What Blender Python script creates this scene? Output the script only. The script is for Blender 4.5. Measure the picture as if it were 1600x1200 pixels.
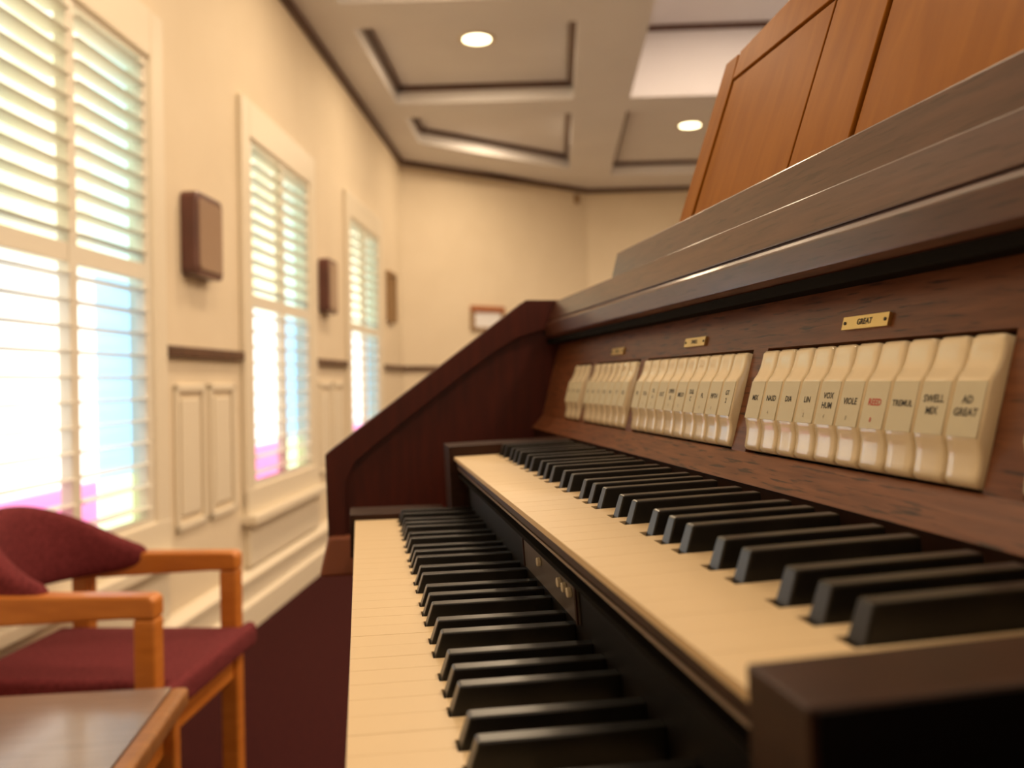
import bpy, math, random
from mathutils import Vector, Matrix
random.seed(7)
for o in list(bpy.data.objects): bpy.data.objects.remove(o)
SC = bpy.context.scene
COL = SC.collection
PI = math.pi
H = 1.08            # camera height above the carpet
# ------------------------------------------------------------------ camera
F_ = Vector((-0.98562637, 0.16888784, -0.004191)); R_ = Vector((0.16893204, 0.9855158, -0.01485187)); U_ = Vector((-0.001622, 0.01534639, 0.99988092))
cd = bpy.data.cameras.new('camera'); cam = bpy.data.objects.new('camera', cd); COL.objects.link(cam)
cam.matrix_world = Matrix(((R_.x, U_.x, -F_.x, 0), (R_.y, U_.y, -F_.y, 0), (R_.z, U_.z, -F_.z, H), (0, 0, 0, 1)))
cd.sensor_fit = 'HORIZONTAL'; cd.sensor_width = 36; cd.lens = 1384.1 / 1600 * 36
cd.clip_start = 0.01; cd.clip_end = 200
cd.dof.use_dof = True; cd.dof.focus_distance = 0.62; cd.dof.aperture_fstop = 5.6
SC.camera = cam
# ------------------------------------------------------------------ world, exposure
w = bpy.data.worlds.new('world'); SC.world = w; w.use_nodes = True
w.node_tree.nodes['Background'].inputs[0].default_value = (0.75, 0.87, 1, 1)
w.node_tree.nodes['Background'].inputs[1].default_value = 1.5
SC.view_settings.view_transform = 'Standard'; SC.view_settings.look = 'None'
SC.view_settings.exposure = 0.0; SC.view_settings.gamma = 1; SC.view_settings.use_curve_mapping = False
# room frame: x = u (along the window wall, away from camera), y = n (towards the window wall)
AR = math.atan2(.2239, 1)
UU = Vector((-math.cos(AR), math.sin(AR), 0)); NN = Vector((-math.sin(AR), -math.cos(AR), 0))
ROT = PI - AR
def rw(u, n, z): return UU * u + NN * n + Vector((0, 0, z))      # z from the floor
def lamp(name, u, n, z, power, size, color, rot=(0, 0, 0), sy=None, spread=None):
    l = bpy.data.lights.new(name, 'AREA'); l.energy = power; l.size = size; l.color = color
    if sy: l.shape = 'RECTANGLE'; l.size_y = sy
    if spread: l.spread = spread
    o = bpy.data.objects.new(name, l); COL.objects.link(o)
    o.location = rw(u, n, z)
    o.rotation_euler = (Matrix.Rotation(ROT, 3, 'Z') @ Matrix.Rotation(rot[1], 3, 'Y') @ Matrix.Rotation(rot[0], 3, 'X')).to_euler()
    return o
WARM = (1, .76, .50)
ZS = H + 2.032      # ceiling soffit
ZP = ZS + .122      # coffer panels
for u in (0.6, 2.3, 4.0, 5.75):
    for n in (.5, -2.9):
        lamp('downlight_glow', u, n, ZP - .03, (17 if n > 0 else 27) if u > 2 else 13, .3, WARM)
for u in (0.6, 2.3): lamp('downlight_glow', u, -1.2, ZP - .03, 30, .3, WARM)
lamp('downlight_glow', 7.55, .35, ZP - .03, 22, .3, WARM)
lamp('downlight_glow', 7.4, -1.5, ZP - .03, 20, .3, WARM)
lamp('tall_coffer_fill', 4.9, -1.2, ZS + .46, 48, 1.0, (1, .76, .56), sy=1.0)  # added lamp brightening the tall coffer, which is closed above
# added fill lamp in place of windows; the wall behind the camera has none
lamp('rear_fill', -1.9, -.9, 1.7, 14, 2.2, (1, .82, .62), rot=(0, -PI / 2, 0), sy=1.6)
# ------------------------------------------------------------------ materials
MT = {}
def mat(name, col, rough=.6, spec=.5, coat=0, coatr=.1, metal=0, emit=None, es=0):
    m = bpy.data.materials.new(name); m.use_nodes = True; b = m.node_tree.nodes['Principled BSDF']
    b.inputs['Base Color'].default_value = (*col, 1); b.inputs['Roughness'].default_value = rough
    b.inputs['Specular IOR Level'].default_value = spec; b.inputs['Metallic'].default_value = metal
    b.inputs['Coat Weight'].default_value = coat; b.inputs['Coat Roughness'].default_value = coatr
    if emit: b.inputs['Emission Color'].default_value = (*emit, 1); b.inputs['Emission Strength'].default_value = es
    MT[name] = m; return m
def noisy(name, c1, c2, scale, stretch=(1, 1, 1), lo=.35, hi=.65, rough=.5, bump=0, detail=5, coat=0, spec=.5, c3=None, fine=None, coatr=.12):
    m = mat(name, c1, rough, spec, coat, coatr); nt = m.node_tree; N = nt.nodes; L = nt.links; b = N['Principled BSDF']
    tc = N.new('ShaderNodeTexCoord'); mp = N.new('ShaderNodeMapping'); mp.inputs['Scale'].default_value = stretch
    L.new(tc.outputs['Object'], mp.inputs[0])
    nz = N.new('ShaderNodeTexNoise'); nz.inputs['Scale'].default_value = scale; nz.inputs['Detail'].default_value = detail; nz.inputs['Distortion'].default_value = .4
    L.new(mp.outputs[0], nz.inputs['Vector'])
    r = N.new('ShaderNodeValToRGB'); r.color_ramp.elements[0].position = lo; r.color_ramp.elements[1].position = hi
    r.color_ramp.elements[0].color = (*c1, 1); r.color_ramp.elements[1].color = (*c2, 1)
    L.new(nz.outputs[0], r.inputs[0]); out = r.outputs[0]
    if c3:   # dark pores / streaks
        n2 = N.new('ShaderNodeTexNoise'); n2.inputs['Scale'].default_value = fine; n2.inputs['Detail'].default_value = 3
        L.new(mp.outputs[0], n2.inputs['Vector'])
        r2 = N.new('ShaderNodeValToRGB'); r2.color_ramp.elements[0].position = .56; r2.color_ramp.elements[1].position = .68
        L.new(n2.outputs[0], r2.inputs[0])
        mx = N.new('ShaderNodeMix'); mx.data_type = 'RGBA'; mx.inputs[7].default_value = (*c3, 1)
        L.new(r2.outputs[0], mx.inputs[0]); L.new(out, mx.inputs[6]); out = mx.outputs[2]
    L.new(out, b.inputs['Base Color'])
    if bump:
        bp = N.new('ShaderNodeBump'); bp.inputs['Strength'].default_value = bump; bp.inputs['Distance'].default_value = .002
        L.new(nz.outputs[0], bp.inputs['Height']); L.new(bp.outputs[0], b.inputs['Normal'])
    return m
noisy('wall', (.76, .655, .50), (.79, .685, .53), 3, rough=.75, spec=.2)
noisy('ceiling', (.84, .83, .85), (.87, .86, .88), 2, rough=.8, spec=.2)
mat('white_trim', (.80, .72, .58), .45)
mat('shutter', (.78, .73, .63), .45)
noisy('dark_trim', (.075, .030, .016), (.11, .045, .022), 20, rough=.4)
noisy('carpet', (.028, .004, .005), (.046, .008, .008), 90, rough=.95, spec=.1, bump=.5)
noisy('walnut', (.12, .038, .015), (.20, .072, .030), 14, (1.2, 14, 14), .3, .7, rough=.45, coat=.08, coatr=.2, spec=.3, c3=(.04, .014, .007), fine=26, bump=.08)
noisy('ledge_wood', (.065, .022, .014), (.105, .040, .025), 12, (1.2, 14, 14), .3, .7, rough=.38, coat=.25, spec=.35, coatr=.14, c3=(.05, .016, .009), fine=26, bump=.06)
noisy('mahogany', (.048, .006, .003), (.075, .010, .004), 9, (10, 10, 1.2), .3, .7, rough=.5, spec=.3)
noisy('rack_wood', (.30, .105, .010), (.38, .145, .016), 9, (6, 1, 1.6), .3, .7, rough=.45, spec=.08, bump=.03)
mat('rack_groove', (.07, .02, .008), .5)
noisy('block_wood', (.026, .010, .006), (.042, .017, .010), 10, (3, 3, 12), .3, .7, rough=.42, spec=.15)
mat('near_black', (.006, .005, .005), .5, .15)
mat('felt_shadow_black', (.006, .005, .005), .9, .1)
mat('ivory', (.69, .535, .33), .4, .3, .05, .12)
mat('key_core', (.10, .045, .02), .6)
noisy('sharp', (.006, .0055, .0055), (.010, .009, .008), 60, (8, 1, 1), rough=.30, spec=.36)
mat('tab', (.86, .75, .55), .22, .5, .6, .05)
mat('tab_label', (.66, .62, .47), .4, .3)
mat('ink', (.03, .028, .025), .6); mat('ink_red', (.55, .05, .04), .6); mat('ink_light', (.42, .39, .30), .6)
mat('brass', (.62, .42, .16), .32, metal=.85)
mat('piston', (.75, .70, .58), .3)
noisy('slip_plate', (.10, .085, .082), (.14, .12, .11), 12, rough=.35)
noisy('oak', (.50, .155, .018), (.60, .205, .03), 8, (1, 1, 6), rough=.4, coat=.25)
noisy('burgundy', (.115, .019, .023), (.185, .034, .040), 130, rough=.92, spec=.15, bump=.5)
noisy('table_top', (.20, .15, .13), (.25, .19, .165), 8, (8, 1, 1), rough=.3, coat=1, coatr=.12)
noisy('table_edge', (.26, .11, .035), (.34, .15, .05), 8, (8, 1, 1), rough=.35)
noisy('plaque', (.09, .028, .022), (.13, .04, .03), 10, rough=.35, coat=.4)
mat('plaque_face', (.34, .22, .15), .3, coat=.5)
mat('frame_orange', (.38, .13, .05), .4); mat('paper', (.82, .82, .86), .6); mat('tan', (.30, .18, .08), .6)
mat('foot_wood', (.24, .075, .035), .4)
mat('edge_highlight', (.30, .24, .21), .3, .5, .3)
mat('steel', (.6, .58, .55), .35, metal=.8)
mat('lamp_lens', (1, 1, .9), .4, emit=(1, .85, .5), es=7)
mat('outside_dark', (.2, .2, .2), .8)
def glow(name, c, s):      # daylit stained glass
    m = mat(name, c, .2, emit=c, es=s); return m
def glow_noise(name, c1, c2, s, scale):
    m = noisy(name, c1, c2, scale, rough=.2, detail=2, lo=.4, hi=.6); b = m.node_tree.nodes['Principled BSDF']
    src = b.inputs['Base Color'].links[0].from_socket
    m.node_tree.links.new(src, b.inputs['Emission Color']); b.inputs['Emission Strength'].default_value = s
    return m
glow_noise('glass_white', (.93, .97, 1), (1, .99, .96), 1.5, 3)
glow_noise('glass_leafy', (.74, .82, .60), (1, 1, .88), 1.35, 5)
glow('glass_blue', (.42, .72, 1), 1.15)
glow('glass_teal', (.62, .88, .86), 1.35)
glow('glass_pink', (1, .34, .70), 1.05)
glow('glass_green', (.72, .92, .62), 1.4)
# ------------------------------------------------------------------ mesh helpers
class MB:
    def __init__(s): s.v = []; s.f = []; s.m = []; s.mats = []
    def mi(s, name):
        if name not in s.mats: s.mats.append(name)
        return s.mats.index(name)
    def add(s, vs, fs, m, M=None):
        b = len(s.v); k = s.mi(m)
        for v in vs: s.v.append(tuple(M @ Vector(v)) if M else tuple(v))
        for f in fs: s.f.append([b + i for i in f]); s.m.append(k)
        return s
    def box(s, x0, x1, y0, y1, z0, z1, m, M=None):
        x0, x1 = sorted((x0, x1)); y0, y1 = sorted((y0, y1)); z0, z1 = sorted((z0, z1))
        vs = [(x, y, z) for x in (x0, x1) for y in (y0, y1) for z in (z0, z1)]
        return s.add(vs, [(0, 1, 3, 2), (4, 6, 7, 5), (0, 4, 5, 1), (2, 3, 7, 6), (0, 2, 6, 4), (1, 5, 7, 3)], m, M)
    def prism(s, poly, a0, a1, m, axis='z', M=None):   # poly in the two other axes
        def P(p, a): return {'z': (p[0], p[1], a), 'x': (a, p[0], p[1]), 'y': (p[0], a, p[1])}[axis]
        area = sum(poly[i][0] * poly[(i + 1) % len(poly)][1] - poly[(i + 1) % len(poly)][0] * poly[i][1] for i in range(len(poly)))
        if axis == 'y': area = -area
        poly = list(poly) if area > 0 else list(poly)[::-1]
        n = len(poly); vs = [P(p, a0) for p in poly] + [P(p, a1) for p in poly]
        fs = [tuple(range(n))[::-1], tuple(range(n, 2 * n))] + [(i, (i + 1) % n, n + (i + 1) % n, n + i) for i in range(n)]
        if a1 < a0: fs = [f[::-1] for f in fs]
        return s.add(vs, fs, m, M)
    def cyl(s, c, r, h, m, seg=20, axis='z', r2=None, M=None):
        r2 = r if r2 is None else r2; vs = []
        for rr, a in ((r, 0), (r2, h)):
            for i in range(seg):
                x, y = rr * math.cos(2 * PI * i / seg), rr * math.sin(2 * PI * i / seg)
                q = {'z': (x, y, a), 'x': (a, x, y), 'y': (y, a, x)}[axis]; vs.append((c[0] + q[0], c[1] + q[1], c[2] + q[2]))
        return s.add(vs, [tuple(range(seg))[::-1], tuple(range(seg, 2 * seg))] + [(i, (i + 1) % seg, seg + (i + 1) % seg, seg + i) for i in range(seg)], m, M)
    def loft(s, rings, m, closed_ends=True):
        n = len(rings[0]); b = []; vs = [p for r in rings for p in r]; fs = []
        for k in range(len(rings) - 1):
            for i in range(n): fs.append((k * n + i, k * n + (i + 1) % n, (k + 1) * n + (i + 1) % n, (k + 1) * n + i))
        if closed_ends: fs += [tuple(range(n))[::-1], tuple((len(rings) - 1) * n + i for i in range(n))]
        return s.add(vs, fs, m)
    def mesh(s, name):
        me = bpy.data.meshes.new(name); me.from_pydata(s.v, [], s.f)
        for x in s.mats: me.materials.append(MT[x])
        for p, k in zip(me.polygons, s.m): p.material_index = k
        me.validate(); me.update(); return me
def link(name, me, parent=None, loc=(0, 0, 0), rz=0, bevel=0, seg=2, smooth=False, sub=0):
    if isinstance(me, MB): me = me.mesh(name)
    o = bpy.data.objects.new(name, me); COL.objects.link(o); o.location = loc; o.rotation_euler = (0, 0, rz)
    if parent: o.parent = parent
    if bevel:
        b = o.modifiers.new('bevel', 'BEVEL'); b.width = bevel; b.segments = seg; b.limit_method = 'ANGLE'; b.angle_limit = math.radians(35)
    if sub:
        q = o.modifiers.new('sub', 'SUBSURF'); q.levels = sub; q.render_levels = sub
    if smooth:
        for p in me.polygons: p.use_smooth = True
    return o
def dup(o, parent=None, loc=None):
    c = o.copy(); COL.objects.link(c)
    if parent: c.parent = parent
    if loc is not None: c.location = loc
    return c
def thing(name, label, cat, loc, rz=0, group=None):
    o = bpy.data.objects.new(name, None); COL.objects.link(o); o.location = loc; o.rotation_euler = (0, 0, rz)
    o.empty_display_size = .1
    return tag(o, label, cat, group)
def tag(o, label, cat, group=None):
    o['label'] = label; o['category'] = cat
    if group: o['group'] = group
    return o
def struct(o, label=None, cat=None):
    o['kind'] = 'structure'
    if label: o['label'] = label
    if cat: o['category'] = cat
    return o
def room(name, me, label, cat, bevel=0, origin=(0, 0, 0)):
    return struct(link(name, me, loc=rw(*origin), rz=ROT, bevel=bevel), label, cat)
# ------------------------------------------------------------------ room shell
WN = 1.405                         # window wall
UE = 9.55; UB = -2.0; NR = -3.9    # end wall, wall behind camera, right wall
DC = (8.06, WN); DE = (9.52, -.35)    # diagonal wall from window wall to end wall
room('floor', MB().prism([(UB, WN), (UB, NR), (UE, NR), (DE[0], DE[1]), (DC[0], DC[1])], -.05, 0, 'carpet'), 'dark burgundy carpet covering the whole floor', 'floor')
WC = (2.49, 4.465, 6.43)      # window centres (u)
WO = .545                     # half width of an opening
Z0 = H - .50; Z1 = H + 1.165  # opening height
mb = MB(); edges = [UB] + [x for c in WC for x in (c - WO, c + WO)] + [DC[0] + .02]
for i in range(0, len(edges), 2): mb.box(edges[i], edges[i + 1], WN, WN + .15, 0, ZP + .1, 'wall')
for c in WC: mb.box(c - WO, c + WO, WN, WN + .15, 0, Z0, 'wall'); mb.box(c - WO, c + WO, WN, WN + .15, Z1, ZP + .1, 'wall')
room('wall_left', mb, 'cream plaster wall with three shuttered windows', 'wall')
dx, dy = DE[0] - DC[0], DE[1] - DC[1]; dl = math.hypot(dx, dy); dn = (-dy / dl * .15, dx / dl * .15)
room('wall_diagonal', MB().prism([DC, DE, (DE[0] + dn[0], DE[1] + dn[1]), (DC[0] + dn[0], DC[1] + dn[1])], 0, ZP + .1, 'wall'), 'plain cream angled wall at the far corner of the room', 'wall')
room('wall_far', MB().box(DE[0], DE[0] + .15, NR, DE[1] + .03, 0, ZP + .1, 'wall'), 'plain cream wall at the far end behind the organ', 'wall')
room('wall_right', MB().box(UB, UE, NR - .15, NR, 0, ZP + .1, 'wall'), 'cream wall on the side beyond the organ', 'wall')
room('wall_back', MB().box(UB - .15, UB, NR - .15, WN + .15, 0, ZP + .1, 'wall'), 'cream wall behind the camera', 'wall')
# ceiling: slab with beams as parts
ceil = room('ceiling', MB().prism([(UB, WN), (UB, NR), (UE, NR), (UE, DE[1]), (DE[0] + .1, DE[1]), (DC[0] + .1, WN)], ZS + .60, ZS + .68, 'ceiling'), 'coffered off-white ceiling with brown-lined panels', 'ceiling')
COLS = ((1.14, -.15), (-.56, -1.85), (-2.26, -3.55))
ROWS = ((-.17, 1.23), (1.57, 2.97), (3.31, 4.71), (5.05, 6.45), (6.79, 8.90))
def part(name, m, par=ceil, bevel=0): return link(name, m, parent=par, bevel=bevel)
def beam(x0, x1, y0, y1, z1=ZS + .60): part('ceiling_beam', MB().box(x0, x1, y0, y1, ZS, z1, 'ceiling'))
beam(UB, DC[0], 1.14, WN + .01, ZS + .30)
beam(UB, UE, -.56, -.15); beam(UB, UE, -2.26, -1.85); beam(UB, UE, NR, -3.55)
for a, b in COLS:
    beam(UB, ROWS[0][0], b, a)
    for i in range(4): beam(ROWS[i][1], ROWS[i + 1][0], b, a)
beam(ROWS[4][1], UE, COLS[1][1], COLS[1][0]); beam(ROWS[4][1], UE, COLS[2][1], COLS[2][0])
# border along the diagonal wall
B1 = (7.50, 1.14); B2 = (8.58, -.15)
part('ceiling_beam', MB().prism([(DC[0], 1.14), (DC[0], WN + .01), (DC[0] + .05, WN), (DE[0] + .05, DE[1]), (DE[0], -.16), B2, B1], ZS, ZS + .30, 'ceiling'))
def coffer(poly, z, m='ceiling'):
    n = len(poly); pan = part('coffer_panel', MB().prism(poly, z, z + .05, m))
    cx = sum(p[0] for p in poly) / n; cy = sum(p[1] for p in poly) / n
    for i in range(n):
        p, q = poly[i], poly[(i + 1) % n]; L = math.hypot(q[0] - p[0], q[1] - p[1]); tx, ty = (q[0] - p[0]) / L, (q[1] - p[1]) / L
        nx, ny = -ty, tx
        if (cx - p[0]) * nx + (cy - p[1]) * ny < 0: nx, ny = -nx, -ny
        part('coffer_trim', MB().prism([p, q, (q[0] + nx * .045 , q[1] + ny * .045), (p[0] + nx * .045, p[1] + ny * .045)], z - .03, z, 'dark_trim'), par=pan)
for ci, (a, b) in enumerate(COLS):
    for ri, (u0, u1) in enumerate(ROWS):
        if ci == 0 and ri == 4: coffer([(u0, a), (B1[0], a), B2, (u0, b)], ZP)
        elif ci == 1 and ri in (2, 3):
            if ri == 2: continue
            coffer([(3.31, a), (u1, a), (u1, b), (3.31, b)], ZS + .50)
        else: coffer([(u0, a), (u1, a), (u1, b), (u0, b)], ZP)
# remove the cross beam inside the tall coffer
for o in list(bpy.data.objects):
    if o.name.startswith('ceiling_beam'):
        xs = [v.co.x for v in o.data.vertices]; ys = [v.co.y for v in o.data.vertices]
        if abs(min(xs) - 4.71) < .01 and abs(max(xs) - 5.05) < .01 and abs(max(ys) + .56) < .01: bpy.data.objects.remove(o)
# crown strips
room('trim_1', MB().box(UB, DC[0], WN - .03, WN, ZS - .045, ZS, 'dark_trim'), 'thin dark brown crown strip above the windows', 'trim')
def along(p, q, t, z0, z1, m):
    L = math.hypot(q[0] - p[0], q[1] - p[1]); nx, ny = (q[1] - p[1]) / L, -(q[0] - p[0]) / L
    return MB().prism([p, q, (q[0] + nx * t, q[1] + ny * t), (p[0] + nx * t, p[1] + ny * t)], z0, z1, m)
room('trim_2', along(DC, DE, .03, ZS - .045, ZS, 'dark_trim'), 'thin dark brown crown strip on the angled wall', 'trim')
room('trim_3', MB().box(DE[0] - .03, DE[0], NR, DE[1], ZS - .045, ZS, 'dark_trim'), 'thin dark brown crown strip on the far end wall', 'trim')
# chair rails
RZ = H + .145
spans = [(UB, WC[0] - WO - .06), (WC[0] + WO + .06, WC[1] - WO - .06), (WC[1] + WO + .06, WC[2] - WO - .06), (WC[2] + WO + .06, DC[0])]
names = ('before the first window', 'between the first and second window', 'between the second and third window', 'between the third window and the corner')
for k, ((a, b), t) in enumerate(zip(spans, names)):
    room('trim_%d' % (4 + k), MB().box(a, b, WN - .028, WN, RZ - .042, RZ, 'dark_trim'), 'dark brown chair rail ' + t, 'trim', bevel=.006)
room('trim_8', along(DC, DE, .028, RZ - .042, RZ, 'dark_trim'), 'dark brown chair rail on the angled wall', 'trim')
# raised dado panels under the rail
k = 9
for a, b in spans[:3]:
    if a < 0: a = 0
    ws = (b - a - .2) / 2
    wd = [(a + .08, a + .08 + ws), (a + .12 + ws, a + .12 + 2 * ws)]
    for (x0, x1), t in zip(wd, ('near', 'far')):
        m = MB(); z0, z1 = H - .545, H + .003
        for (q0, q1, r0, r1) in ((x0, x1, z1 - .03, z1), (x0, x1, z0, z0 + .03), (x0, x0 + .03, z0, z1), (x1 - .03, x1, z0, z1)):
            m.box(q0, q1, WN - .014, WN, r0, r1, 'white_trim')
        m.box(x0 + .055, x1 - .055, WN - .010, WN, z0 + .055, z1 - .055, 'white_trim')
        i = [p[0] for p in spans].index(a) if a != 0 else 0
        room('trim_%d' % k, m, 'cream raised panel, %s one of the pair under the chair rail %s' % (t, names[i]), 'trim', bevel=.005); k += 1
# baseboards
def base_profile(): return [(WN, 0), (WN - .055, 0), (WN - .055, .11), (WN - .035, .125), (WN - .035, .20), (WN - .05, .208), (WN - .05, .225), (WN - .02, .245), (WN, .25)]
room('baseboard_left', MB().prism(base_profile(), UB, DC[0], 'white_trim', 'x'), 'tall stepped cream baseboard along the window wall', 'baseboard')
room('baseboard_diagonal', along(DC, DE, .04, 0, .24, 'white_trim'), 'cream baseboard along the angled wall', 'baseboard')
room('baseboard_far', MB().box(DE[0] - .04, DE[0], NR, DE[1], 0, .24, 'white_trim'), 'cream baseboard along the far end wall', 'baseboard')
# ------------------------------------------------------------------ windows with shutters
SL = None
def slat_mesh(wd):
    m = MB(); c, s = math.cos(math.radians(-3)), math.sin(math.radians(-3)); prof = []
    hw = .037; ht = .0048
    for t, q in ((-1, 0), (-.6, .8), (0, 1), (.6, .8), (1, 0), (.6, -.8), (0, -1), (-.6, -.8)):
        y, z = t * hw, q * ht; prof.append((y * c - z * s, y * s + z * c))
    m.prism(prof, -wd / 2, wd / 2, 'shutter', 'x'); return m.mesh('slat')
HWID = .895 / 2      # shuttered width / 2
PW = (.895 - .045) / 2
slatm = slat_mesh(PW)
ZR = H + .385        # rail between tiers
def window(i, c, where):
    root = struct(bpy.data.objects.new('window_%d' % i, None), '%s with white louvred shutters and coloured glass' % where, 'window')
    COL.objects.link(root); root.location = rw(c, WN, 0); root.rotation_euler = (0, 0, ROT)
    L = lambda name, m, par=root, bevel=0: link(name, m, parent=par, bevel=bevel)
    m = MB()                                  # casing, standing proud of the wall
    m.box(-WO - .05, -WO + .05, -.028, 0, Z0 - .06, Z1 + .13, 'white_trim').box(WO - .05, WO + .05, -.028, 0, Z0 - .06, Z1 + .13, 'white_trim').box(-WO + .05, WO - .05, -.028, 0, Z1 - .04, Z1 + .13, 'white_trim')
    L('casing', m, bevel=.008)
    L('sill', MB().box(-WO - .07, WO + .07, -.075, .06, Z0 - .125, Z0 - .085, 'white_trim').box(-WO - .05, WO + .05, -.03, 0, Z0 - .085, Z0 + .03, 'white_trim'), bevel=.006)
    L('apron', MB().box(-WO - .03, WO + .03, -.03, 0, .26, Z0 - .13, 'white_trim'), bevel=.006)
    m = MB(); hw = HWID
    m.box(-WO + .04, -hw, -.015, .02, Z0, Z1, 'shutter').box(hw, WO - .04, -.015, .02, Z0, Z1, 'shutter')
    m.box(-.0225, .0225, -.018, .02, Z0, Z1, 'shutter')
    m.box(-hw, -.0225, -.015, .02, ZR - .028, ZR + .028, 'shutter').box(.0225, hw, -.015, .02, ZR - .028, ZR + .028, 'shutter')
    m.box(-hw, -.0225, -.015, .02, Z1 - .055, Z1, 'shutter').box(.0225, hw, -.015, .02, Z1 - .055, Z1, 'shutter')
    m.box(-hw, -.0225, -.015, .02, Z0, Z0 + .05, 'shutter').box(.0225, hw, -.015, .02, Z0, Z0 + .05, 'shutter')
    fr = L('shutter_frame', m, bevel=.003)
    for x in (-1, 1):
        for z0, z1 in ((Z0 + .05, ZR - .028), (ZR + .028, Z1 - .055)):
            n = 11; 
            for q in range(n):
                z = z0 + (q + .5) * (z1 - z0) / n
                s = link('slat', slatm, parent=fr, loc=(x * (.0225 + PW / 2), .004, z))
    # glass, recessed
    y = .085; xb = WO - .235; zb = Z0 + .195
    def pane(nm, x0, x1, z0, z1, mm): L(nm, MB().box(x0 + .004, x1 - .004, y, y + .006, z0 + .004, z1 - .004, mm))
    pane('glass_pane', -xb, xb, zb, ZR - .02, 'glass_white')
    pane('glass_pane', -xb, xb, ZR - .02, Z1, 'glass_leafy')
    pane('blue_border_pane', xb, WO, zb, ZR - .02, 'glass_blue'); pane('teal_border_pane', xb, WO, ZR - .02, Z1, 'glass_teal')
    pane('blue_border_pane', -WO, -xb, zb, ZR - .02, 'glass_blue'); pane('teal_border_pane', -WO, -xb, ZR - .02, Z1, 'glass_teal')
    pane('pink_border_pane', -xb, xb, Z0, zb, 'glass_pink')
    pane('green_corner_pane', xb, WO, Z0, zb, 'glass_green'); pane('green_corner_pane', -WO, -xb, Z0, zb, 'glass_green')
    return root
window(1, WC[0], 'nearest tall window'); window(2, WC[1], 'second tall window'); window(3, WC[2], 'farthest tall window')
# ------------------------------------------------------------------ things on the walls and ceiling
def rounded(w_, h_, r, seg=4):
    pts = []
    for cx, cy, a0 in ((w_ / 2 - r, h_ / 2 - r, 0), (-w_ / 2 + r, h_ / 2 - r, 90), (-w_ / 2 + r, -h_ / 2 + r, 180), (w_ / 2 - r, -h_ / 2 + r, 270)):
        for i in range(seg + 1):
            a = math.radians(a0 + 90 * i / seg); pts.append((cx + r * math.cos(a), cy + r * math.sin(a)))
    return pts
def wall_box(u0, u1, z0, z1, label):
    cx, cz = (u0 + u1) / 2, (z0 + z1) / 2
    t = thing('wall_plaque', label, 'plaque', rw(cx, WN, H + cz), ROT, 'thick brown plaques on the window wall')
    link('backing', MB().prism(rounded(u1 - u0, z1 - z0, .03), -.062, 0, 'plaque', 'y'), t, bevel=.006)
    link('face_panel', MB().prism(rounded(u1 - u0 - .05, z1 - z0 - .05, .02), -.068, -.061, 'plaque_face', 'y'), t, bevel=.002)
wall_box(3.262, 3.53, .415, .735, 'thick brown rounded plaque on the wall between the first and second window')
wall_box(5.19, 5.42, .42, .745, 'thick brown rounded plaque on the wall between the second and third window')
t = thing('picture_frame', 'flat tan picture frame on the window wall just before the corner', 'picture', rw(7.46, WN, H + .72), ROT)
link('frame', MB().box(-.17, -.14, -.03, 0, -.21, .21, 'tan').box(.14, .17, -.03, 0, -.21, .21, 'tan').box(-.14, .14, -.03, 0, .18, .21, 'tan').box(-.14, .14, -.03, 0, -.21, -.18, 'tan'), t)
link('picture', MB().box(-.14, .14, -.012, 0, -.18, .18, 'tan'), t)
# framed notice on the diagonal wall
DD = Vector((dx / dl, dy / dl)); DIAG_ROT = ROT + math.atan2(DD.y, DD.x)
def on_diag(s, z): return rw(DC[0] + DD.x * s, DC[1] + DD.y * s, z)
t = thing('notice_frame', 'small framed white notice with a reddish top edge on the angled wall', 'picture', on_diag(.95, H + .61), DIAG_ROT)
# diagonal wall frame: local x along the wall, local -y into the room
link('frame', MB().box(-.20, .20, -.03, 0, .06, .12, 'frame_orange').box(-.20, -.16, -.03, 0, -.12, .06, 'tan').box(.16, .20, -.03, 0, -.12, .06, 'tan').box(-.16, .16, -.03, 0, -.12, -.09, 'tan'), t, bevel=.004)
link('sheet', MB().box(-.16, .16, -.012, 0, -.09, .06, 'paper'), t)
o = link('wall_sensor', MB().box(-.03, .03, -.03, 0, -.05, .05, 'tan'), loc=on_diag(2.13, H + 1.91), rz=DIAG_ROT, bevel=.008)
tag(o, 'small beige sensor high in the far wall corner just under the crown strip', 'sensor')
def downlight(u, n, z, label):
    t = thing('recessed_light', label, 'light', rw(u, n, z), ROT, 'round recessed ceiling lights')
    m = MB(); seg = 32; vs = []; fs = []
    for r, zz in ((.115, 0), (.115, -.008), (.088, -.008), (.086, .0)):
        for i in range(seg): vs.append((r * math.cos(2 * PI * i / seg), r * math.sin(2 * PI * i / seg), zz))
    for k in range(3):
        for i in range(seg): fs.append((k * seg + i, (k + 1) * seg + i, (k + 1) * seg + (i + 1) % seg, k * seg + (i + 1) % seg))
    link('trim_ring', m.add(vs, fs, 'white_trim'), t)
    link('lens', MB().cyl((0, 0, -.006), .086, .005, 'lamp_lens', 32), t)
downlight(5.566, .471, ZP, 'round glowing recessed light in the rectangular coffer left of the main beam')
downlight(7.625, -1.165, ZP, 'round glowing recessed light right of the main beam beside the organ music rack')
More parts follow.
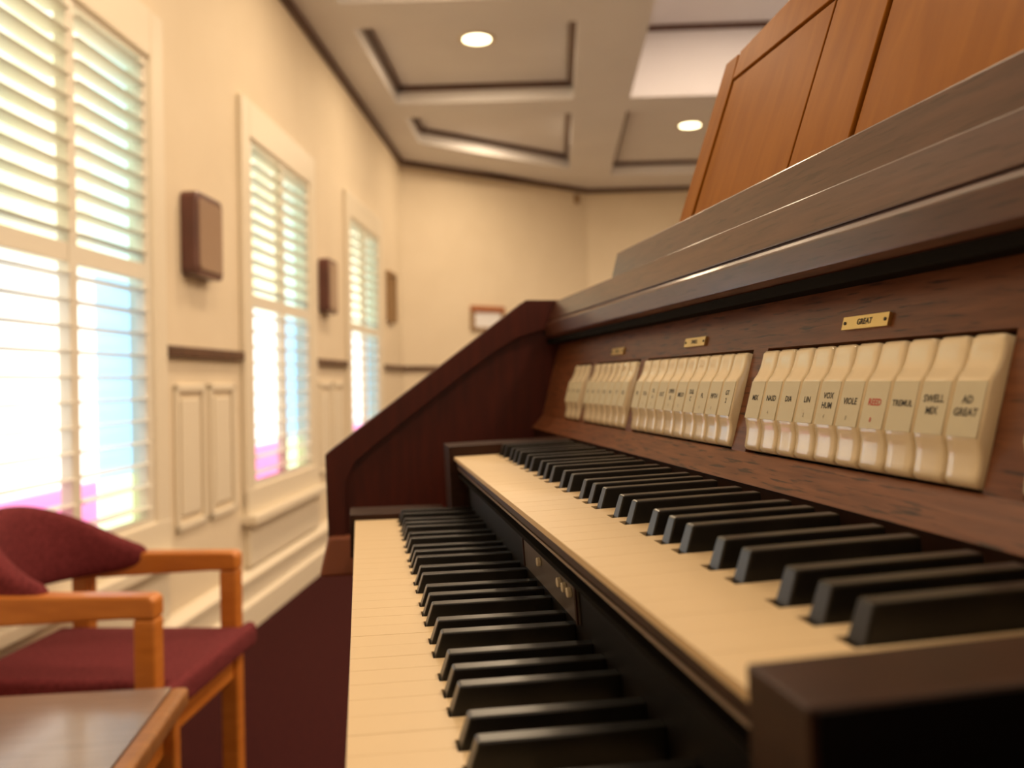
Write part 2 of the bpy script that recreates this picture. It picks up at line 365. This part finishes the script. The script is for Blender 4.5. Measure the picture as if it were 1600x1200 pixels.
# ------------------------------------------------------------------ armchair
CT = thing('armchair', 'light wooden armchair with burgundy upholstery standing under the windows', 'chair', rw(2.02, 1.05, 0), ROT)
def leg(x, y, z1): return MB().box(x - .023, x + .023, y - .023, y + .023, 0, z1, 'oak')
for x, y, z in ((-.232, -.2, .602), (.232, -.2, .602), (-.232, .19, .585), (.232, .19, .585)):
    link('leg', leg(x, y, z), CT, bevel=.006)
for x in (-.232, .232):
    link('arm', MB().prism([(-.223, .602), (-.223, .640), (-.213, .650), (.20, .650), (.222, .64), (.222, .580), (-.15, .602)], x - .025, x + .025, 'oak', 'x'), CT, bevel=.006)
link('front_rail', MB().box(-.21, .21, -.212, -.19, .325, .392, 'oak'), CT, bevel=.005)
link('back_rail', MB().box(-.21, .21, .18, .20, .325, .392, 'oak'), CT, bevel=.005)
for x in (-.232, .232): link('side_rail', MB().box(x - .012, x + .012, -.178, .168, .325, .392, 'oak'), CT, bevel=.004)
link('seat_base', MB().box(-.20, .20, -.188, .178, .372, .400, 'felt_shadow_black'), CT)
m = MB().prism([(-.262, -.258), (.262, -.258), (.262, -.226), (.206, -.224), (.206, .24), (-.206, .24), (-.206, -.224), (-.262, -.226)], .400, .462, 'burgundy')
link('seat_cushion', m, CT, bevel=.016, seg=4, smooth=True)
secs = [(.226, .015, .618, .664), (.222, .06, .606, .677), (.213, .11, .598, .703), (.19, .17, .592, .742), (.14, .225, .588, .775), (.07, .25, .585, .795)]
secs = secs + [(0, .258, .585, .80)] + [(-a, b, c, d) for a, b, c, d in secs[::-1]]
rings = []
for i, (x, y, zb, zt) in enumerate(secs):
    p = secs[max(0, i - 1)]; q = secs[min(len(secs) - 1, i + 1)]
    tx, ty = q[0] - p[0], q[1] - p[1]; L = math.hypot(tx, ty); nx, ny = ty / L, -tx / L
    th = .030 * min(1, (zt - zb) / .09) + .004; r = min(.02, (zt - zb) * .3)
    rings.append([(x + nx * a, y + ny * a, z) for a, z in ((-th, zb + r), (-th * .6, zb), (th * .6, zb), (th, zb + r), (th, zt - r), (th * .6, zt), (-th * .6, zt), (-th, zt - r))])
link('backrest', MB().loft(rings, 'burgundy'), CT, smooth=True, sub=2)
# ------------------------------------------------------------------ low table
TR = math.radians(-2.7)
TT = thing('side_table', 'low polished brown wooden table in front of the armchair', 'table', (-1.41, -.63, 0), TR)
TZ = H - .55
m = MB().box(-.30, .30, -.30, .268, TZ - .028, TZ - .001, 'table_top'); link('tabletop', m, TT)
link('edge_band', MB().box(-.30, .30, .268, .30, TZ - .035, TZ, 'table_edge'), TT, bevel=.009, seg=3)
for x in (-.265, .265):
    for y in (-.265, .265): link('leg', MB().box(x - .022, x + .022, y - .022, y + .022, 0, TZ - .035, 'oak'), TT, bevel=.005)
link('apron', MB().box(-.25, .25, .25, .268, TZ - .10, TZ - .035, 'oak').box(-.25, .25, -.268, -.25, TZ - .10, TZ - .035, 'oak').box(.25, .268, -.25, .25, TZ - .10, TZ - .035, 'oak').box(-.268, -.25, -.25, .25, TZ - .10, TZ - .035, 'oak'), TT)
# ------------------------------------------------------------------ organ console (world axes: x along the keys, y to the back)
OX, OY = -.655, .33
OR = thing('organ_console', 'two-manual wooden organ console with white stop tabs and a music rack', 'organ', (OX, OY, 0))
XL, XRR = -1.355, .05
def og(name, m, bevel=0, seg=2, **k): return link(name, m, OR, loc=(-OX, -OY, H), bevel=bevel, seg=seg, **k)
def px(prof, x0, x1, m): return MB().prism(prof, x0, x1, m, 'x')
# side panels
side = [(-.053, -.107), (.2543, .1233), (.60, .1233), (.60, -1.08), (.14, -1.08), (.14, -.34), (.06, -.285), (-.050, -.285)]
for x0, x1, sg in ((XL - .034, XL, 1), (XRR, XRR + .034, -1)):
    sp = og('side_panel', px(side, x0, x1, 'mahogany'), bevel=.004)
    xi = XL if sg > 0 else XRR
    outer = [(-.050, -.25), (-.053, -.107), (-.02, -.0822), (.06, -.0223), (.15, .0452), (.22, .0976), (.2543, .1233), (.30, .1233), (.36, .1233)]
    inner = [(-.024, -.25), (-.024, -.150), (-.010, -.118), (.065, -.058), (.155, .010), (.205, .0455), (.240, .066), (.28, .078), (.36, .082)]
    m = MB()
    for i in range(len(outer) - 1):
        quad = [outer[i], outer[i + 1], inner[i + 1], inner[i]]
        m.prism(quad, min(xi, xi + sg * .011), max(xi, xi + sg * .011), 'mahogany', 'x')
    link('edge_moulding', m, sp)
    m = MB().prism([(-.050, -.228), (.05, -.228), (.062, -.288), (-.064, -.288), (-.060, -.27)], min(xi - sg * .036, xi + sg * .016), max(xi - sg * .036, xi + sg * .016), 'foot_wood', 'x')
    link('foot_block', m, sp, bevel=.005)
# body
og('console_body', MB().box(XL, XRR, .36, .585, -1.08, .089, 'mahogany'))
og('knee_panel', MB().box(XL, XRR, .25, .27, -1.0, -.24, 'mahogany'))
og('key_bed', MB().box(XL, XRR, .01, .355, -.240, -.205, 'mahogany'), bevel=.003)
og('key_cheek', MB().box(XL, -1.158, .02, .30, -.2045, -.192, 'mahogany'))
og('key_cheek', MB().box(-.19, XRR, .02, .30, -.20, -.17, 'near_black'))
# lid boards
xs0, xs1 = XL, XRR
og('lid_nosing', px([(.290, .0634), (.285, .0680), (.285, .0860), (.289, .0903), (.36, .0903), (.36, .0634)], xs0, xs1, 'ledge_wood'), bevel=.0012)
og('groove_strip', px([(.2915, .0903), (.2915, .0918), (.36, .0918), (.36, .0903)], xs0, xs1, 'rack_groove'))
og('lid_board', px([(.289, .0918), (.300, .1215), (.52, .1215), (.52, .0918)], xs0, xs1, 'ledge_wood'), bevel=.0012)
og('music_ledge', px([(.3045, .1216), (.3125, .1537), (.43, .1537), (.43, .1216)], -1.048, xs1, 'ledge_wood'), bevel=.0015)
og('shadow_strip', px([(.2885, .0560), (.2885, .0633), (.3125, .0633), (.3095, .0560)], xs0, xs1, 'felt_shadow_black'))  # black strip added to paint in the shadow line under the nosing
# music rack
ms = Matrix(((1, 0, 0, 0), (0, .3115, -.950, .3235), (0, .950, .3115, .1540), (0, 0, 0, 1)))
def local(name, m, M, parent=OR, bevel=0, seg=2, smooth=False):
    o = link(name, m, parent, bevel=bevel, seg=seg, smooth=smooth)
    o.matrix_local = (Matrix.Translation((-OX, -OY, H)) @ M) if parent is OR else M
    return o
XA, XB = -.865, -.30
rk = local('music_rack', MB().prism([(XA, 0), (XB, 0), (XB, .178), (XB - .13, .190), (XA + .13, .190), (XA, .178)], -.018, -.0045, 'rack_groove'), ms)
def rb(name, poly): link(name, MB().prism(poly, -.0045, .0012, 'rack_wood'), rk, bevel=.0008)
g = .0016
rb('stile', [(XA, 0), (-.831, 0), (-.831, .147), (-.835, .1775), (XA, .178)]) 
rb('stile', [(-.630, 0), (-.546, 0), (-.546, .1465), (-.630, .1465)])
rb('stile', [(-.334, 0), (XB, 0), (XB, .178), (-.334, .1775)])
rb('top_rail', [(-.8305, .1485), (-.3345, .1485), (-.3345, .179), (XB - .13, .190), (XA + .13, .190), (-.8305, .1785)])
for a, b in ((-.8270, -.6355), (-.5415, -.3385)):
    link('rack_panel', MB().box(a, b, 0, .1455, -.0045, 0, 'rack_wood'), rk, bevel=.0008)
# stop panel
mp = Matrix(((1, 0, 0, 0), (0, .2489, -.9685, .280), (0, .9685, .2489, -.0535), (0, 0, 0, 1)))
PT = .02521
GR = [(-.337, 6), (-.3633, 10), (-.6410, 10), (-.9180, 7), (-1.1210, 3)]      # right end, number of tabs
m = MB(); S0, S1 = -.0062, .0768
m.box(XL, XRR, S1, .1195, -.008, 0, 'walnut')
rights = [g[0] + .0006 for g in GR]; lefts = [g[0] - g[1] * PT - .0006 for g in GR]
rights[0] = -.337 + 6 * PT; lefts[0] = -.337 - .0006
prev = XRR
for r, l in zip(rights, lefts):
    m.box(r, prev, S0, S1, -.008, 0, 'walnut'); prev = l
m.box(XL, prev, S0, S1, -.008, 0, 'walnut')
m.box(XL, XRR, S0 - .0005, S1, -.020, -.009, 'felt_shadow_black')
stop_panel = local('stop_panel', m, mp)
og('panel_lip', px([(.2620, -.0745), (.2796, -.0550), (.290, -.0575), (.290, -.0745)], XL, XRR, 'walnut'), bevel=.0012)
og('lip_fascia', px([(.2660, -.0745), (.290, -.0745), (.290, -.110), (.2660, -.110)], XL, XRR, 'block_wood'))
# text helper
def text_mesh(txt, size, m='ink', x=0, y=0, z=0, depth=.0001):
    c = bpy.data.curves.new('lettering', 'FONT'); c.body = txt; c.size = size; c.align_x = 'CENTER'; c.align_y = 'CENTER'; c.resolution_u = 2
    c.offset = size * .02
    o = bpy.data.objects.new('lettering', c); COL.objects.link(o)
    me = bpy.data.meshes.new_from_object(o); mb = MB()
    mb.add([(v.co.x + x, v.co.y + y, z) for v in me.vertices], [tuple(p.vertices) for p in me.polygons], m)
    bpy.data.objects.remove(o); bpy.data.curves.remove(c); bpy.data.meshes.remove(me); return mb
def join(a, b):
    off = len(a.v); a.v += b.v
    for f, k in zip(b.f, b.m): a.f.append([off + i for i in f]); a.m.append(a.mi(b.mats[k]))
    return a
TS = [(0, .0012), (.002, .0030), (.006, .0031), (.011, .0034), (.016, .0044), (.020, .0062), (.0222, .0070), (.036, .0072), (.0500, .0074), (.0520, .0070), (.056, .0052), (.061, .0042), (.067, .0040), (.0715, .0044), (.0735, .0036), (.0742, .0016)]
def tab(lines, red=False, small=''):
    m = MB(); W = .0246; xs = (-.5, -.465, -.40, -.2, 0, .2, .40, .465, .5); dr = (.0016, .0004, 0, 0, 0, 0, 0, .0004, .0016)
    vs = []; r = .006
    for s, t in TS:
        hw = W
        if s > .0742 - r: hw = W - 2 * r * (1 - math.sqrt(max(0, 1 - ((s - .0742 + r) / r) ** 2))) * .8
        if s < .004: hw = W - (.004 - s) * .6
        for a, d in zip(xs, dr): vs.append((a * hw, s, t - d))
    n = len(xs); fs = []
    for k in range(len(TS) - 1):
        for i in range(n - 1): fs.append((k * n + i, k * n + i + 1, (k + 1) * n + i + 1, (k + 1) * n + i))
    # sides and ends down to the back
    ring = [k * n + n - 1 for k in range(len(TS))] + [(len(TS) - 1) * n + i for i in range(n - 2, -1, -1)] + [k * n for k in range(len(TS) - 2, -1, -1)] + list(range(1, n - 1))
    b = len(vs)
    for i in ring: vs.append((vs[i][0], vs[i][1], -.0085))
    for i in range(len(ring)):
        j = (i + 1) % len(ring); fs.append((ring[i], b + i, b + j, ring[j]))
    m.add(vs, fs, 'tab')
    m.box(-.0108, .0108, .0225, .0497, .0068, .00755, 'tab_label')
    col = 'ink_red' if red else 'ink'
    y = .0375 if len(lines) == 1 else .0405
    for i, l in enumerate(lines): join(m, text_mesh(l, min(.0054, .0285 / max(3, len(l))), col, 0, y - i * .0062, .0077))
    if small: join(m, text_mesh(small, .0036, 'ink_red' if red else 'ink_light', -.001, .0275, .0077))
    me = m.mesh('stop_tab')
    for p in me.polygons: p.use_smooth = p.material_index == 0
    return me
texts = {1: [('AD', 'GREAT'), ('SWELL', '', 'REED'), ('TREMUL',), ('REED',), ('VIOLE',), ('VOX', 'HUM'), ('LIN',), ('DIA',), ('NASD',), ('MIX',)]}
texts[1][1] = ('SWELL', 'MIX')
sm1 = ['', '', '', '8', '8', '4', '2', '', '4', '']
t2 = [('GT', '2'), ('FIFTH',), ('FL',), ('DUL', 'C'), ('MELO',), ('OPEN', 'D'), ('OCT',), ('FL', '4'), ('VLA',), ('PR',)]
for gi, (r, n) in enumerate(GR):
    for i in range(n):
        if gi == 0: x = r + (i + .5) * PT; tx = ('FL',); sm = '8'; red = False
        else:
            x = r - (i + .5) * PT
            if gi == 1: tx, sm, red = texts[1][i], sm1[i], i == 3
            elif gi == 2: tx, sm, red = t2[i], '8' if i % 3 else '', False
            else: tx, sm, red = (('BD',), ('ST',), ('PR',), ('GD',), ('FL',), ('SAL',), ('VX',))[i], '', False
        if gi == 0 and i: me = me0
        else: me = tab(tx, red, sm)
        if gi == 0: me0 = me
        o = link('stop_tab', me, stop_panel, loc=(x, 0, 0))
        if gi == 1 and i == 3: o['label'] = 'white stop tab with red lettering'
for x0, x1, tx in ((-.5155, -.4645, 'GREAT'), (-.790, -.740, 'SWELL'), (-1.035, -.985, 'PEDAL')):
    cx = (x0 + x1) / 2
    m = MB().box(cx - .0245, cx + .0245, .0840, .0922, 0, .0022, 'brass')
    for q in (-.0215, .0215): m.cyl((cx + q, .0881, .0022), .0011, .0005, 'ink', 10)
    join(m, text_mesh(tx, .0052, 'ink', cx, .0881, .0024))
    link('name_plate', m, stop_panel)
# ------------------------------------------------------------------ manuals
KW = .0235
SHC = (.90, 2.10, 3.86, 5.0, 6.14)
def white_mesh(j, last=False, head=.0492, length=.1375):
    a, b = j * KW + .00013, (j + 1) * KW - .00013; hw = .0070
    la, lb = a, b
    if not last:
        for c in SHC:
            c = c * KW
            if c - hw < b and c + hw > b - .001 and c < b + .012: lb = min(lb, c - hw)
            if c + hw > a and c - hw < a + .001 and c > a - .012: la = max(la, c + hw)
    o = j * KW
    poly = [(a - o, 0), (b - o, 0), (b - o, head), (lb - o, head), (lb - o, length), (la - o, length), (la - o, head), (a - o, head)]
    q = []
    for p in poly:
        if not q or (abs(p[0] - q[-1][0]) + abs(p[1] - q[-1][1])) > 1e-6: q.append(p)
    m = MB().prism(q, -.0042, 0, 'ivory')
    m.box(a - o + .0008, b - o - .0008, .005, head - .002, -.0068, -.0042, 'key_core')
    return m.mesh('white_key')
def sharp_mesh(h=.0142, L=.0895):
    m = MB(); rings = []
    for y, z, hw in ((0, -.004, .0063), (0, 0, .0063), (.0052, h - .0012, .0052), (.0072, h, .0048), (L, h, .0048), (L + .0005, -.004, .0063)): pass
    V = [(-.0063, 0, -.006), (.0063, 0, -.006), (.0063, L, -.006), (-.0063, L, -.006), (-.0050, .0066, h), (.0050, .0066, h), (.0050, L, h), (-.0050, L, h)]
    m.add(V, [(0, 3, 2, 1), (4, 5, 6, 7), (0, 1, 5, 4), (1, 2, 6, 5), (2, 3, 7, 6), (3, 0, 4, 7)], 'sharp')
    return m.mesh('black_key')
WM = [white_mesh(j) for j in range(7)]; WL = white_mesh(0, True)
ML = XK = -.2341 - 36 * KW
def manual(name, y, z, tilt, foot, lz, blk, hs, label):
    M = Matrix.Translation((ML, y, z)) @ Matrix.Rotation(math.atan(tilt), 4, 'X')
    m = MB().box(.0002, .8458, .06, .136, -.035, -.024, 'near_black')
    mo = local(name, m, M)
    for k in range(36):
        j = k % 7; link('white_key', WL if k == 35 else WM[j], mo, loc=(k * KW, 0, random.uniform(-.00005, .00005)), bevel=.00015, seg=1)
    sm = sharp_mesh(hs)
    for oc in range(5):
        for c in SHC: link('black_key', sm, mo, loc=((oc * 7 + c) * KW, foot, 0), bevel=.0009, seg=2)
    for a, b in ((-.066, -.0008), (.8468, .882)):
        e = link('end_block', MB().box(a, b, -.006, lz, -.045 if name == 'lower_manual' else -.0735, blk, 'block_wood'), mo, bevel=.0008)
    link('end_block_cover', MB().box(.8822, .8832, -.004, lz, -.06, blk - .0008, 'near_black'), mo)  # thin near-black plate over the outer side of the right end block
    link('key_felt', MB().box(0, .846, -.000 + .004, .058, -.0245, -.0215, 'felt_shadow_black'), mo)
    return mo
manual('lower_manual', -.0086, -.1657, 0, .0485, .110, .0068, .0142, '')
manual('upper_manual', .1116, -.0925, .0345, .0515, .150, .0125, .0136, '')
# rail, slip and plate under the upper manual
og('key_rail', px([(.1145, -.1040), (.1145, -.0970), (.1160, -.0968), (.150, -.0985), (.150, -.106), (.1165, -.106)], ML, -.2345, 'block_wood'), bevel=.0008)
og('slip_highlight_strip', px([(.1160, -.1062), (.1160, -.1080), (.140, -.1080), (.140, -.1062)], ML, -.2345, 'edge_highlight'))  # lighter strip: the highlight along the slip is put into its colour
og('key_slip', px([(.1312, -.1850), (.1260, -.1081), (.145, -.1081), (.145, -.1850)], ML, -.2345, 'near_black'))
cp = Matrix(((1, 0, 0, -.606), (0, -.0674, -.9977, .12700), (0, .9977, -.0674, -.125), (0, 0, 0, 1)))
m = MB().box(-.089, .089, -.0225, .0150, 0, .0012, 'slip_plate').box(-.089, -.085, -.0225, .015, .0012, .0022, 'block_wood').box(.085, .089, -.0225, .015, .0012, .0022, 'block_wood')
join(m, text_mesh('SWELL', .009, 'ink_light', -.045, .004, .0014)); join(m, text_mesh('GREAT', .009, 'ink_light', .02, .004, .0014))
pl = local('slip_plate', m, cp)
for x in (-.02, .046, .060, .074): link('piston', MB().cyl((x, -.006, .0012), .0032, .003, 'piston', 16), pl, bevel=.0006)
og('felt_strip', px([(.2500, -.0795), (.2655, -.0795), (.2655, -.110), (.2500, -.110)], ML, -1.09 + .03, 'felt_shadow_black'))
og('screw', MB().cyl((-1.155, .2615, -.090), .003, .004, 'steel', 12, axis='y'))
